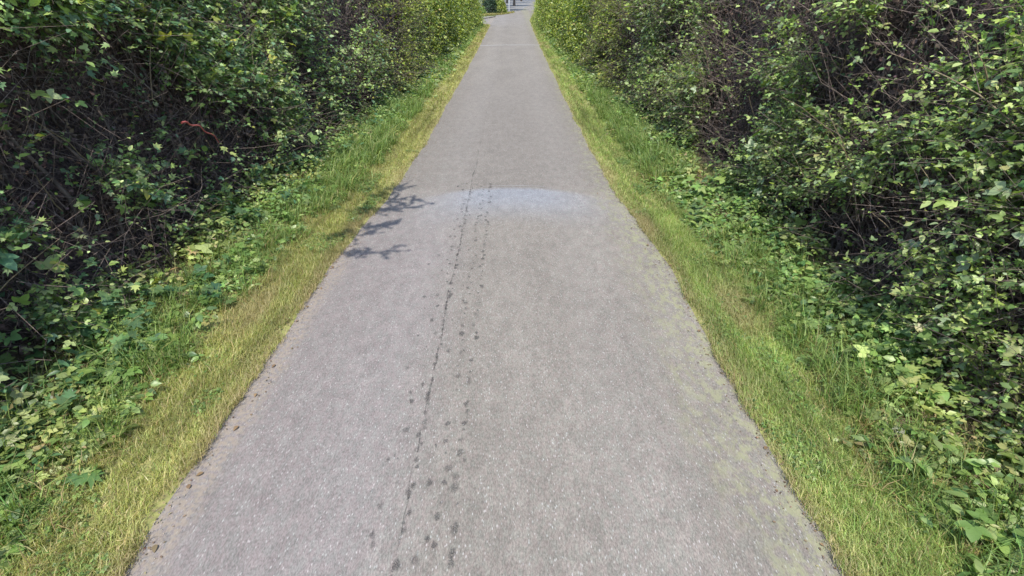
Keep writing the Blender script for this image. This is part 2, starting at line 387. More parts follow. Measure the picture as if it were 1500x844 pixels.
# ------------------------------------------------------------------ grass
def blades(P, L, W, lean_dir, lean, C, r):
    """curved tapering blades: 5 verts, 3 tris"""
    n = len(P); up = np.array([0, 0, 1.])
    side = np.stack([-lean_dir[:, 1], lean_dir[:, 0], np.zeros(n)], 1)
    tw = r.normal(0, .6, (n, 1)); side = unit(side + lean_dir * tw)
    h1 = P + (up * (np.cos(lean * .5))[:, None] + lean_dir * (np.sin(lean * .5))[:, None]) * (L * .5)[:, None]
    h2 = h1 + (up * (np.cos(lean * 1.35))[:, None] + lean_dir * (np.sin(lean * 1.35))[:, None]) * (L * .5)[:, None]
    w = W[:, None]
    V = np.stack([P - side * w * .5, P + side * w * .5, h1 + side * w * .42, h1 - side * w * .42, h2], 1).reshape(-1, 3)
    b = (np.arange(n) * 5)[:, None, None]
    F = (np.array([[0, 1, 2], [0, 2, 3], [3, 2, 4]])[None] + b).reshape(-1, 3)
    return V, F, np.repeat(C, 5, 0)
def verge_grass(side, y0, y1, dens, w0, w1, L, W, palette, comb, seed):
    """w0/w1: band measured outward from the road edge"""
    r = np.random.default_rng(seed); n = int((y1 - y0) * (w1 - w0) * dens)
    y = r.uniform(y0, y1, n); off = r.uniform(w0, w1, n)
    e = edgeL(y) if side < 0 else edgeR(y)
    patch = vnoise(off * 2.2 + side * 40, y * .6, 3, 1.5) * .6 + vnoise(off * 5 + side * 40, y * 1.6, 5, 1.8) * .4
    fd = np.clip(1.15 - y / 14, .2, 1)
    ragged = off - .05 * (1 - fd) + fd * .14 * (vnoise(y, 1.1 + side, 0, 2.2) - .5) + fd * .08 * (vnoise(y, 4.1 + side, 0, 9) - .5) + r.normal(0, .022, n)
    keep = (patch + r.normal(0, .10, n) > .24) & (ragged > -.01)
    y, off, e, patch = y[keep], off[keep], e[keep], patch[keep]; n = len(y)
    x = e + side * off
    P = np.stack([x, y, np.where(off > 0, gz(off, y), .012) - .005], 1)
    a = r.uniform(0, 2 * math.pi, n); ld = np.stack([np.cos(a), np.sin(a), np.zeros(n)], 1)
    cd = np.stack([-side * .12 + r.normal(0, .16, n), np.where(r.random(n) < .5, 1, -1) * np.ones(n), np.zeros(n)], 1)
    c = comb(y, r, n)[:, None]
    ld = unit(ld * (1 - c) + cd * c)
    lean = np.clip(r.normal(.55, .3, n) + c[:, 0] * .62, .05, 1.45)
    Ls = L * r.uniform(.55, 1.3, n) * (1 + .5 * c[:, 0]) * (.75 + .5 * patch)
    C = palette(r, n)
    streak = vnoise(off * 16 + 5, y * .9, 2, 1.0)
    dry = np.clip((vnoise(off * 3 + 9, y * .8, 8, 1.3) - .55) * 2.2, 0, .6) + np.clip(.16 - off, 0, .2) * 4.5 * (r.random(n) < .65)
    C = C * ((.62 + .75 * streak) * (.75 + .5 * vnoise(off * 2.5 + 3, y, 12, 2.2)))[:, None]
    dry = np.clip(dry, 0, .85)
    C = C * (1 - dry[:, None]) + np.array([.42, .34, .19]) * dry[:, None]
    return blades(P, Ls, np.full(n, W) * r.uniform(.6, 1.3, n), ld, lean, C, r)
comb_near = lambda y, r, n: np.clip((6.0 - y) / 2.0, 0, .8) * r.uniform(.25, 1, n) * (r.random(n) < .75)
def grass_obj(name, parts, label):
    V, F, T = merge(parts)
    return link(name, mesh_np(name, V, F, M['grass'], T), kind='stuff', label=label, category='grass')
for side, pal_, nm, end, lab in ((-1, P_GRASS_L, 'verge_grass', 46.0, 'short dry yellow-green verge grass between the lane and the hedge ending at the side road'),
                                 (1, P_GRASS_R, 'verge_grass', 64.0, 'short fresh green verge grass between the lane and the unbroken hedge')):
    s = 100 if side < 0 else 200
    wid = .56 if side < 0 else .60
    parts = [verge_grass(side, .3, 6.2, 20000, -.035, wid, .068, .0034, pal_, comb_near, s),
             verge_grass(side, 6.0, 12.5, 7000, -.035, wid + .12, .055, .006, pal_, comb_near, s + 1),
             verge_grass(side, 12.4, 26, 1700, -.035, wid + .1, .062, .012, pal_, comb_near, s + 2),
             verge_grass(side, 25.8, end, 600, -.035, wid, .07, .024, pal_, comb_near, s + 3),
             verge_grass(side, .3, 9, 900, wid - .1, wid + .95, .10, .005, pal_, lambda y, r, n: np.zeros(n), s + 4)]
    grass_obj(nm, parts, lab)
P_STRAW = pal([(.40, .33, .16), (.30, .23, .11), (.30, .33, .10)], [2, 1, 2], .2)
def tall_grass(side, y0, y1, ntuft, per, L, W, seed, w0=.6, w1=1.2, pl=P_TALL):
    r = np.random.default_rng(seed); ty = r.uniform(y0, y1, ntuft); to = r.uniform(w0, w1, ntuft)
    big = vnoise(ty, 3.0 + side, 2, .9); ok = big > .35; ty, to = ty[ok], to[ok]; m = len(ty)
    y = np.repeat(ty, per) + r.normal(0, .05, m * per); off = np.repeat(to, per) + r.normal(0, .045, m * per)
    n = len(y); e = edgeL(y) if side < 0 else edgeR(y)
    P = np.stack([e + side * off, y, gz(off, y) - .01], 1)
    a = np.where(r.random(n) < .55, r.normal(math.pi if side > 0 else 0, .9, n), r.uniform(0, 6.28, n))
    ld = np.stack([np.cos(a), np.sin(a), np.zeros(n)], 1)
    Ls = L * r.uniform(.4, 1.25, n) * np.repeat(r.uniform(.6, 1.25, m), per)
    return blades(P, Ls, W * r.uniform(.6, 1.3, n), ld, np.clip(r.normal(.8, .35, n), .1, 1.7), pl(r, n), r)
for side, lab in ((-1, 'tall arching green grass at the foot of the hedge ending at the side road'), (1, 'tall arching green grass at the foot of the unbroken hedge')):
    s = 300 if side < 0 else 400
    q = (.54, 1.2) if side < 0 else (.56, 1.15)
    grass_obj('tall_grass', [tall_grass(side, .4, 7, 200, 42, .30, .006, s, *q), tall_grass(side, .4, 8, 260, 30, .18, .005, s + 7, q[0] - .12, q[1] + .25, P_STRAW), tall_grass(side, 6.8, 14, 320, 34, .30, .009, s + 1, q[0], q[1]),
                             tall_grass(side, 13.8, 45 if side < 0 else 60, 420, 16, .26, .02, s + 2, q[0] + .05, q[1] - .2)], lab)

# ------------------------------------------------------------------ hedge shrubs
def shrub_density(side, y, z):
    """how thickly the shoots stand at a spot of the hedge face (gaps show the brown twiggy inside)"""
    c = vnoise(y + 13 * (side + 2), z * 1.1, 2.5 + side, 1.15) * .62 + vnoise(y + 3 * (side + 2), z, 6.5, 3.1) * .38
    d = (c - (.463 if np.mean(y) < 9 else .45)) * 7.5
    if side < 0:
        d = d - .55 * np.exp(-((y - 5.6) / 2.6) ** 2 - ((z - .95) / .75) ** 2) + np.clip((y - 12) / 10, 0, .45)
    else:
        d = d + .35 - .9 * np.exp(-((y - 5.6) / 1.1) ** 2 - ((z - .35) / .4) ** 2) - .35 * np.exp(-((y - 8.5) / 3) ** 2 - ((z - 1.7) / .9) ** 2) + np.clip((y - 13) / 10, 0, .4)
    return np.clip(d, .05, 1.25)
def hedge_shrub(side, y0, y1, H, lod, label, group, seed, kind, canes=0, named=0):
    r = np.random.default_rng(seed); L = y1 - y0; yc = (y0 + y1) / 2
    face = lambda y: (faceL(y) if side < 0 else faceR(y))
    fx = float(face(yc)); out = np.array([-side, 0, 0.])
    zb = .12
    root = thing('hedge_shrub', (side * (fx + .55), yc, zb - .02), label, 'shrub', group); base = np.array(root.location)
    bump = lambda y, z: .28 * (vnoise(y, z, 9 + side, .9) - .5) + .12 * (vnoise(y, z, 4, 2.6) - .5) - .15 * np.clip(z - .35, 0, 3)
    pal_ = {'L': P_HEDGE, 'R': P_RIGHT, 'F': P_FAR}[kind]
    # --- shoots with leaves
    sc = [1.0, 1.35, 2.2][lod]
    nsh = int(L * H * [520, 300, 190][lod]); m = [7, 6, 5][lod]
    y = r.uniform(y0 - .08, y1 + .08, nsh); z = H * r.uniform(0.04, 1, nsh) ** .95
    ok = r.random(nsh) < shrub_density(side, y, z); y, z = y[ok], z[ok]; n = len(y)
    dep = r.random(n) ** 1.6 * .34
    x = side * (face(y) - bump(y, z) + dep)
    rt = np.stack([x, y, z + zb], 1)
    d = unit(out * r.uniform(.2, 1.0, (n, 1)) + np.array([0, 0, 1.]) * r.normal(.35, .45, (n, 1)) + r.normal(0, .55, (n, 3)) * np.array([.4, 1, .5]))
    Ls = np.where(r.random(n) < .14, r.uniform(.35, .62, n), r.uniform(.12, .36, n)) * sc ** .6
    # top and back of the hedge
    nt = int(L * [220, 130, 70][lod])
    tt = np.stack([side * (fx + r.uniform(.3, 1.5, nt)), r.uniform(y0, y1, nt), zb + H + r.normal(-.02, .14, nt)], 1)
    dt = unit(np.array([0, 0, 1.]) + r.normal(0, .5, (nt, 3)))
    nb = int(L * H * [50, 40, 25][lod])
    tb = np.stack([side * (fx + r.uniform(1.25, 1.5, nb)), r.uniform(y0, y1, nb), zb + r.uniform(.05, H, nb)], 1)
    db = unit(-out + r.normal(0, .5, (nb, 3)) + np.array([0, 0, .3]))
    rt = np.concatenate([rt, tt, tb]); d = np.concatenate([d, dt, db]); Ls = np.concatenate([Ls, r.uniform(.15, .4, nt) * sc ** .6, r.uniform(.15, .4, nb) * sc ** .6])
    n = len(rt)
    t = (np.arange(m) + r.uniform(0, .7, (n, m))) / m
    P = rt[:, None] + d[:, None] * (Ls[:, None] * t)[..., None]
    P[..., 2] -= (.22 * Ls)[:, None] * t ** 2
    lat = unit(np.cross(d, np.array([0, 0, 1.]) + r.normal(0, .1, (n, 3))))
    sgn = np.where((np.arange(m) % 2) == 0, 1, -1)[None, :, None]
    D = unit(d[:, None] * .55 + lat[:, None] * sgn * .75 + r.normal(0, .35, (n, m, 3)) - np.array([0, 0, .12]))
    outv = np.concatenate([np.tile(out, (n - nt - nb, 1)), np.tile([0, 0, 1.], (nt, 1)), np.tile(-out, (nb, 1))])
    Nn = unit(np.array([0, 0, .85]) + outv[:, None] * r.uniform(.1, .8, (n, m, 1)) + r.normal(0, .38, (n, m, 3)))
    shade = r.normal(0, .12, (n, 1, 1)) + 1.3 * (vnoise(rt[:, 1] + 31 * side, rt[:, 2], 2.0, 1.9) - .45)[:, None, None] * .55
    P, D, Nn = P.reshape(-1, 3), D.reshape(-1, 3), Nn.reshape(-1, 3)
    k = len(P)
    size = ([.037, .045, .072][lod] if kind != 'R' else [.030, .043, .072][lod]) * np.clip(r.lognormal(0, .36, k), .45, 2.5)
    C = pal_(r, k) * (1 + np.repeat(shade.reshape(-1), m))[:, None]
    sel = r.random(n).repeat(m)                                # species by shoot
    if lod == 0:
        tp = np.where(sel < (.32 if kind == 'L' else .10), 2, np.where(sel < (.52 if kind == 'L' else .32), 1, 0))
        tps = ['ovate1', 'tri1', 'lobed']; mul = [1.0, 1.75, 1.35]
    elif lod == 1:
        tp = np.where(sel < .3, 1, 0); tps = ['ovate0', 'lobed']; mul = [1.05, 1.15]
    else:
        tp = np.zeros(k, int); tps = ['ovate0']; mul = [1.0]
    size = size * np.array(mul)[tp]
    single = np.zeros(k, bool)
    if named:
        front = np.arange(k) < (n - nt - nb) * m
        dist = np.linalg.norm(P - np.array([0, 0, CAM_H]), axis=1)
        expo = side * (face(P[:, 1]) - P[:, 0] * side) * side
        score = np.where(front, size / dist * (1 + 2.5 * np.clip(expo, -.2, .5)), 0)
        single[np.argsort(-score)[:named]] = True
    parts = []
    for q, tn in enumerate(tps):
        g = (tp == q) & ~single
        if g.any(): parts.append(inst(tn, P[g] - base, D[g], Nn[g], size[g], C[g]))
        g = (tp == q) & single
        if g.any(): leaf_objects(root, tn if tn != 'ovate1' else 'ovate2', P[g], D[g], Nn[g], size[g] * 1.05, pal_, kind, r)
    V, F, T = merge(parts)
    link('foliage', mesh_np('foliage', V, F, M['leaf'], T, True), root, kind='stuff')
    # --- stalks of the shoots and criss-cross twigs
    if lod < 2:
        tk = np.array([0, .5, 1.])
        SP = rt[:, None] + d[:, None] * (Ls[:, None] * tk)[..., None]; SP[..., 2] -= (.22 * Ls)[:, None] * tk ** 2
        SP[:, 0] -= d * .06
        R = np.tile(np.array([.0026, .0018, .0009]) * sc, (n, 1))
        V1, F1 = tubes(SP - base, R, 3)
        nw = int(L * H * [170, 70][lod])
        y = r.uniform(y0 - .1, y1 + .1, nw); z = H * r.random(nw)
        a = np.stack([side * (face(y) - bump(y, z) + r.uniform(.02, .42, nw)), y, z + zb], 1)
        dd = unit(np.array([0, 0, .7]) + out * r.normal(.15, .35, (nw, 1)) + r.normal(0, .8, (nw, 3)))
        ln = r.uniform(.15, .7, nw)[:, None]
        b = a + dd * ln * .5 + r.normal(0, .03, (nw, 3)); c = a + dd * ln + r.normal(0, .06, (nw, 3))
        rr = r.uniform(.0015, .0042, nw)[:, None] * sc
        V2, F2 = tubes(np.stack([a, b, c], 1) - base, rr * np.array([1, .8, .5]), 3)
        V, F, _ = merge([(V1, F1, None), (V2, F2, None)])
        link('twigs', mesh_np('twigs', V, F, M['twig']), root, kind='stuff')
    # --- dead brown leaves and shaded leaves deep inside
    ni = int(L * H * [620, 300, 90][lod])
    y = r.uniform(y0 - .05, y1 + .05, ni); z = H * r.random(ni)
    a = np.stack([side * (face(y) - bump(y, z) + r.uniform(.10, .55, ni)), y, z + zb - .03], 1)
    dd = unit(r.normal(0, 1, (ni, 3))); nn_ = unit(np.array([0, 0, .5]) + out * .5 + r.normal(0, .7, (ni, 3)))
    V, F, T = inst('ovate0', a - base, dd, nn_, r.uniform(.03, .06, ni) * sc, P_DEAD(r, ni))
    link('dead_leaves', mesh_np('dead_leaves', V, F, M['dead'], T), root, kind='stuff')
    # --- lumpy core added against light leaks, shade of the gaps in its colour
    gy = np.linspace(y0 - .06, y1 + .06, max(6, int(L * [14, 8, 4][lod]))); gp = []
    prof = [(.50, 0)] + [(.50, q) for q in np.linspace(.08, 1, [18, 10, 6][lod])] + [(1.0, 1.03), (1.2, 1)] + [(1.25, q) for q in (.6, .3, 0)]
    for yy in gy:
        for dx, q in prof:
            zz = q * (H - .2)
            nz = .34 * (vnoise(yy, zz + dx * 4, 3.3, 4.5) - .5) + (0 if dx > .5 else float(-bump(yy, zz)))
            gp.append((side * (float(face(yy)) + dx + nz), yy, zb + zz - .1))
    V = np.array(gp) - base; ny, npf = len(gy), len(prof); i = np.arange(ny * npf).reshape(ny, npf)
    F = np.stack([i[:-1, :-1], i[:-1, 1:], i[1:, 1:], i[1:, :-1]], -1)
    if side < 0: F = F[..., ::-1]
    link('inner_core', mesh_np('inner_core', V, F.reshape(-1, 4), M['core_shade']), root)
    # --- woody stems from the ground
    for q in range([4, 3, 2][lod]):
        s0 = np.array([side * (fx + r.uniform(.25, .5)), r.uniform(y0 + .1, y1 - .1), zb - .06])
        pp = [s0 + np.array([side * (.025 * H * j + r.normal(0, .02)), r.normal(0, .05) * j, H * .9 * j / 5]) for j in range(6)]
        R = np.linspace(r.uniform(.018, .032), .006, 6)
        V, F = tubes(np.array([pp]) - base, R[None], 7)
        link('stem', mesh_np('stem', V, F, M['bark'], smooth=True), root)
    # --- long arching canes in front of the leaves
    for q in range(canes):
        yy = r.uniform(y0, y1); zz = r.uniform(.15, H * .7)
        s0 = np.array([side * (float(face(yy)) - float(bump(yy, zz)) + .12), yy, zz + zb])
        dv = unit(np.array([-side * r.uniform(.05, .3), r.normal(-.1, .55), r.uniform(.3, 1.0)])); ln = r.uniform(.6, 1.5)
        tk = np.linspace(0, 1, 7)[:, None]
        pp = s0 + dv * ln * tk + np.array([-side * .10, r.normal(0, .12), -.22 * ln]) * tk ** 2 + r.normal(0, .008, (7, 3))
        V, F = tubes(pp[None] - base, np.linspace(r.uniform(.0045, .008), .0022, 7)[None], 5)
        link('cane', mesh_np('cane', V, F, M['cane'], smooth=True), root)
    return root

S_L = 'the side-road hedge'; S_R = 'the unbroken hedge'
HL = 2.7
ORD = ['first', 'second', 'third', 'fourth', 'fifth', 'sixth', 'seventh', 'eighth', 'ninth', 'tenth', 'eleventh', 'twelfth']
near = [(.3, 1.7), (1.7, 3.1), (3.1, 4.5), (4.5, 5.9), (5.9, 7.4), (7.4, 9.0)]
mid = [9.0, 10.8, 12.6, 14.6, 16.8, 19.2]; far = [19.2, 22.2, 25.4, 28.8, 32.4, 36.2, 40.6, 45.4, 50.5, 56, 62, 69, 77]
for side, S, kd in ((-1, S_L, 'L'), (1, S_R, 'R')):
    g = 'shrubs of ' + S
    look = 'twiggy lobed-leaved shrub' if side < 0 else 'small-leaved shrub with bare canes'
    for i, (a, b) in enumerate(near):
        pos = 'beside the bluish patch' if i == 5 else ORD[4 - i] + ' back from the bluish patch'
        o = hedge_shrub(side, a, b, HL, 0, look + ' in ' + S + ', ' + pos, g, (1000 if side < 0 else 1300) + i, kd, canes=2 if side < 0 else 7, named=170 if a > .5 else 60)
        if side < 0 and i == 3:
            base = np.array(o.location); o['label'] = 'twiggy shrub with a bare red trailing shoot in ' + S_L
            tk = np.linspace(0, 1, 14)[:, None]
            pp = np.array([-2.86, 4.55, 1.50]) + np.array([-.06, .60, -.32]) * tk + np.array([0, 0, .05]) * np.sin(tk * 3.1) + np.array([.01, 0, .010]) * np.sin(tk * 17)
            V, F = tubes(pp[None] - base, np.linspace(.009, .004, 14)[None], 6)
            link('trailing_shoot', mesh_np('trailing_shoot', V, F, M['redcane'], smooth=True), o, label='bare red trailing shoot')
    for i in range(5):
        hedge_shrub(side, mid[i], mid[i + 1], HL, 1, 'dense dappled shrub in ' + S + ', ' + ORD[i] + ' on from the bluish patch', g, (1100 if side < 0 else 1400) + i, 'F' if i > 1 else kd)
    for i in range(7 if side < 0 else 12):
        pos = ORD[6 - i] + ' back from the side-road corner' if side < 0 else (ORD[i - 3] + ' on from the pale line across the lane' if i > 2 else ORD[2 - i] + ' back from the pale line across the lane')
        hedge_shrub(side, far[i], far[i + 1], HL, 2, 'bright green shrub in ' + S + ', ' + pos, g, (1200 if side < 0 else 1500) + i, 'F')

# branch reaching out over the lane edge from the top of the hedge: it throws the shadow seen on the asphalt
def overhang(x0, y0, z0, seed, label):
    r = np.random.default_rng(seed)
    o = thing('overhanging_branch', (x0, y0, z0), label, 'branch', 'branches leaning over the lane')
    base = np.array(o.location); parts = []; tips = [(base, np.array([.95, .12, .10]), 1.30, .012), (base + [.02, .25, .05], np.array([.9, .35, .15]), 1.0, .009)]
    SP = []
    for s0, dv, ln, rad in tips:
        dv = unit(dv); tk = np.linspace(0, 1, 6)[:, None]
        pp = s0 + dv * ln * tk - np.array([0, 0, .10]) * tk ** 2 + r.normal(0, .012, (6, 3))
        V, F = tubes(pp[None] - base, np.linspace(rad, .003, 6)[None], 6); link('branch_stem', mesh_np('branch_stem', V, F, M['bark'], smooth=True), o)
        for j in range(14):
            t = r.uniform(.62, 1.02); q = s0 + dv * ln * t - np.array([0, 0, .10]) * t * t
            dd = unit(dv + r.normal(0, .9, 3)); SP.append((q, dd, r.uniform(.08, .30)))
    for q, dd, ln in SP:
        k = 9; t = np.linspace(.1, 1, k); P = q + dd * (ln * t)[:, None]
        D = unit(dd + r.normal(0, .7, (k, 3))); Nn = unit(np.array([0, 0, 1.]) + r.normal(0, .4, (k, 3)))
        leaf_objects(o, 'ovate2', P, D, Nn, r.uniform(.05, .085, k), P_HEDGE, 'L', r)
overhang(-2.75, 3.45, 2.70, 77, 'leafy branch leaning over the lane nearest the red trailing shoot')
overhang(-2.72, 4.15, 2.74, 78, 'leafy branch leaning over the lane, second from the red trailing shoot')
overhang(-2.62, 5.0, 2.78, 80, 'leafy branch leaning farthest over the lane toward the bluish patch')
overhang(-2.70, 4.70, 2.76, 79, 'leafy branch leaning over the lane, third from the red trailing shoot')

# ------------------------------------------------------------------ undergrowth too dense to count
P_UND = pal([(.20, .26, .075), (.26, .32, .095), (.14, .20, .06), (.33, .36, .13), (.30, .24, .12)], [3, 3, 2, 1.5, .6])
def undergrowth(side, y0, y1, dens, size, tpl, seed):
    r = np.random.default_rng(seed); f = (lambda y: faceL(y)) if side < 0 else (lambda y: faceR(y)); n = int((y1 - y0) * dens); y = r.uniform(y0, y1, n); fx = f(y); e = np.abs(edgeL(y) if side < 0 else edgeR(y))
    inner = e + (.50 if side < 0 else .50) + .22 * (vnoise(y, 2 + side, 1, 1.1) - .5) + .1 * (vnoise(y, 5 + side, 1, 4) - .5)
    u = r.random(n) ** .85; ax = inner + (fx + .12 - inner) * u
    c = vnoise(ax * 1.2 + 20 * side + 40, y, 3, 2.6) * .6 + vnoise(ax + 20 * side + 40, y, 7, 6) * .4
    ok = c + r.normal(0, .06, n) > .36 + .10 * (u < .12); y, ax, u, c, e = y[ok], ax[ok], u[ok], c[ok], e[ok]; n = len(y)
    top = (.05 + .34 * u ** 1.1) * (.35 + 1.3 * np.clip(c - .25, 0, 1))
    z = gz(ax - e, y) + top * r.random(n) ** .45
    P = np.stack([side * ax, y, z], 1); a = r.uniform(0, 6.283, n)
    D = unit(np.stack([np.cos(a), np.sin(a), r.normal(.0, .3, n)], 1)); Nn = unit(np.array([-side * .2, -.12, 1.]) + r.normal(0, .33, (n, 3)))
    C = np.where((vnoise(ax + 9, y, 5, 1.3) < .5)[:, None], P_UND(r, n), P_WEED(r, n)) * (.72 + .6 * vnoise(ax * 1.5 + 3, y, 9, 2.0))[:, None]
    return inst(tpl, P, D, Nn, size * np.clip(r.lognormal(0, .35, n), .45, 2.2), C)
for side, lab in ((-1, 'dense low leafy undergrowth along the foot of the side-road hedge'), (1, 'dense low leafy undergrowth along the foot of the unbroken hedge')):
    b = 600 if side < 0 else 700
    V, F, T = merge([undergrowth(side, .5, 7, 1150, .040, 'ovate1', b), undergrowth(side, .5, 7, 160, .06, 'lobed', b + 1), undergrowth(side, .5, 7, 130, .085, 'tri1', b + 2),
                     undergrowth(side, 7, 15, 1000, .052, 'ovate0', b + 3), undergrowth(side, 15, 45 if side < 0 else 70, 420, .085, 'ovate0', b + 4)])
    link('undergrowth', mesh_np('undergrowth', V, F, M['leaf'], T, True), kind='stuff', label=lab, category='undergrowth')

# ------------------------------------------------------------------ weeds at the hedge foot
def weed(kind, x, y, h, nl, size, palette, pk, label, group, seed, dark=False):
    r = np.random.default_rng(seed); off = abs(x) - abs(float(edgeL(y) if x < 0 else edgeR(y))); z = float(gz(np.array(off), np.array(y)))
    names = {'lobed': 'lobed_leaf_weed', 'tri1': 'bramble_sprig', 'ovate2': 'broad_leaf_weed', 'narrow1': 'willowherb'}
    o = thing(names[kind], (x, y, z - .01), label, 'weed', group); base = np.array(o.location)
    side = 1 if x > 0 else -1; ns = max(2, nl // 7); PP = []; SPs = []
    for s in range(ns):
        a = r.uniform(0, 6.28); dv = unit(np.array([math.cos(a) * .6 - side * .3, math.sin(a) * .6, r.uniform(.5, 1.2)])); ln = h * r.uniform(.7, 1.2)
        tk = np.linspace(0, 1, 5)[:, None]
        pp = base + r.normal(0, .03, 3) * [1, 1, 0] + dv * ln * tk + np.array([dv[0], dv[1], -.3]) * ln * .35 * tk ** 2
        V, F = tubes(pp[None] - base, np.linspace(.0035, .0015, 5)[None], 4); SPs.append((V, F, None))
        for j in range(nl // ns):
            t = .25 + .75 * (j + r.random() * .6) / (nl / ns); t = min(t, 1)
            q = base * 0 + pp[0] + dv * ln * t + np.array([dv[0], dv[1], -.3]) * ln * .35 * t * t
            la = a + (1.3 if j % 2 else -1.3) + r.normal(0, .5)
            PP.append((q, unit(np.array([math.cos(la), math.sin(la), r.normal(.05, .25)]))))
    V, F, _ = merge(SPs); link('stems', mesh_np('stems', V, F, stemmat), o)
    P = np.array([p for p, _ in PP]); D = np.array([d for _, d in PP]); k = len(P)
    Nn = unit(np.array([-side * .18, -.1, 1.]) + r.normal(0, .3, (k, 3)))
    leaf_objects(o, kind, P, D, Nn, size * r.uniform(.6, 1.25, k), palette, pk, r)
stemmat = noise_material('weed_stem', (.09, .13, .04), (.16, .17, .07), 30, .7, .1)
r = np.random.default_rng(5)
wl_ = {'lobed': ('lobed-leaved weed', 'lobed-leaved weeds'), 'tri1': ('three-leaved bramble sprig', 'bramble sprigs'),
       'ovate2': ('low oval-leaved weed', 'oval-leaved weeds'), 'narrow1': ('upright narrow-leaved weed', 'narrow-leaved weeds')}
sd_ = 3000
for side in (-1, 1):
    where = 'at the foot of the side-road hedge' if side < 0 else 'at the foot of the unbroken hedge'
    kinds = ['lobed', 'tri1', 'ovate2', 'lobed', 'narrow1'] if side < 0 else ['ovate2', 'tri1', 'ovate2', 'narrow1', 'lobed']
    n = 150 if side < 0 else 130
    for i in range(n):
        y = 1.0 + (i / n) ** 1.45 * 17 + r.uniform(-.2, .2)
        fx = float(faceL(y) if side < 0 else faceR(y)); inner = (2.45 if side < 0 else 2.22)
        u = r.random() ** .8; ax = inner + (fx - .05 - inner) * u + r.normal(0, .05)
        k = kinds[r.integers(len(kinds))]; sd_ += 1
        sz = {'lobed': .10, 'tri1': .115, 'ovate2': .065, 'narrow1': .075}[k] * (1 if y < 7 else 1.1)
        dark = side < 0 and u > .45
        zone = ', well short of the bluish patch' if y < 3.4 else ', just short of the bluish patch' if y < 6 else ', level with the bluish patch' if y < 8.5 else ', beyond the bluish patch'
        weed(k, side * ax, y, r.uniform(.14, .34) * (.6 + .8 * u), int(r.integers(12, 26)) if y < 6 else 12, sz, P_WEEDD if dark else P_WEED, 'dark' if dark else 'light',
             wl_[k][0] + ' ' + where + zone, wl_[k][1] + ' ' + where + zone, sd_)

# ------------------------------------------------------------------ marks and litter on the lane
def lane_z(x): u = (x - XL) / (XR - XL); return .025 * (1 - (2 * u - 1) ** 2)
def ribbon(name, pts, wid, mat, **kw):
    pts = np.array(pts, float); d = unit(np.gradient(pts, axis=0)); s = np.stack([-d[:, 1], d[:, 0]], 1)
    a = pts + s * wid[:, None] * .5; b = pts - s * wid[:, None] * .5
    V = np.concatenate([np.stack([a[:, 0], a[:, 1], lane_z(a[:, 0]) + .004], 1), np.stack([b[:, 0], b[:, 1], lane_z(b[:, 0]) + .004], 1)])
    n = len(pts); i = np.arange(n - 1); F = np.stack([i + n, i + 1 + n, i + 1, i], 1)
    return link(name, mesh_np(name, V, F, mat), **kw)
r = np.random.default_rng(21)
# broken crack, in pieces
y = 1.0
while y < 17:
    ln = r.uniform(.12, .6); yy = np.arange(y, y + ln, .025); k = len(yy)
    xx = -.585 + .04 * (vnoise(yy, 1.5, 0, 1.2) - .5) + .025 * (vnoise(yy, 7.5, 0, 9) - .5)
    w = (.008 + .022 * vnoise(yy, 2.2, 0, 7)) * np.sin(np.linspace(.2, 2.94, k))
    st = np.array([0, .95, 0]); V = []; T = []
    for c, f in zip((-.5, 0, .5), st):
        x_ = xx + c * w; V.append(np.stack([x_, yy, lane_z(x_) + .004], 1)); T.append(np.full((k, 3), f * r.uniform(.55, 1) * (1 if y < 8 else .5)))
    a = np.arange(k - 1); F = np.concatenate([np.stack([a + q * k, a + k + q * k, a + k + 1 + q * k, a + 1 + q * k], 1) for q in (0, 1)])
    link('crack', mesh_np('crack', np.concatenate(V), F, M['stain'], np.concatenate(T)), parent=lane)
    y += ln + r.uniform(.0, .10)
# dark spots tracked along the crack
Vs, Fs, Ts, off = [], [], [], 0
for row, n, jx in ((-.585, 95, .010), (-.41, 52, .016), (-.48, 20, .03), (-.31, 68, .012), (-.68, 44, .03), (-.80, 16, .06)):
    for i, cy in enumerate(np.arange(1.15, 7.3, 6.0 / n * 1.02)):
        cy = cy + r.normal(0, .25 * 6.0 / n)
        if r.random() < .10: continue
        cx = row + r.normal(0, jx); rad = r.uniform(.010, .034) * (.8 if row == -.29 else 1); k = 10
        th = np.arange(k) / k * 6.283; rr = rad * r.uniform(.6, 1.3, k); dk = r.uniform(.4, .95)
        for q, f in ((.5, .85), (1., 0.)):
            x = cx + q * rr * np.cos(th) * .85; yv = cy + q * rr * np.sin(th) * 1.25
            Vs.append(np.stack([x, yv, lane_z(x) + .005 + .0002 * (i % 5)], 1)); Ts.append(np.full((k, 3), f * dk))
        Vs.append(np.array([[cx, cy, lane_z(cx) + .005 + .0002 * (i % 5)]])); Ts.append(np.full((1, 3), dk))
        for j_ in range(k):
            a, b = off + j_, off + (j_ + 1) % k
            Fs += [[off + 2 * k, a, b], [a, a + k, b + k], [a, b + k, b]]
        off += 2 * k + 1
link('dark_spots', mesh_np('dark_spots', np.concatenate(Vs), np.array(Fs), M['stain'], np.concatenate(Ts)), kind='stuff', parent=lane)
yy = np.linspace(XL + .12, XR - .1, 30)
ribbon('pale_joint', np.stack([yy, 28.6 + .35 * (yy - XL) / 3.5 + .1 * vnoise(yy, 0, 0, 3)], 1), .16 + .14 * vnoise(yy, 3, 0, 4), M['joint'], parent=lane)
xx = np.linspace(-.45, .62, 26)
ribbon('pale_joint', np.stack([xx, 7.17 - .26 * xx ** 2 + .03 * vnoise(xx, 1, 0, 9)], 1), (.003 + .011 * np.sin(np.linspace(.1, 3.0, 26))), M['joint'], parent=lane)
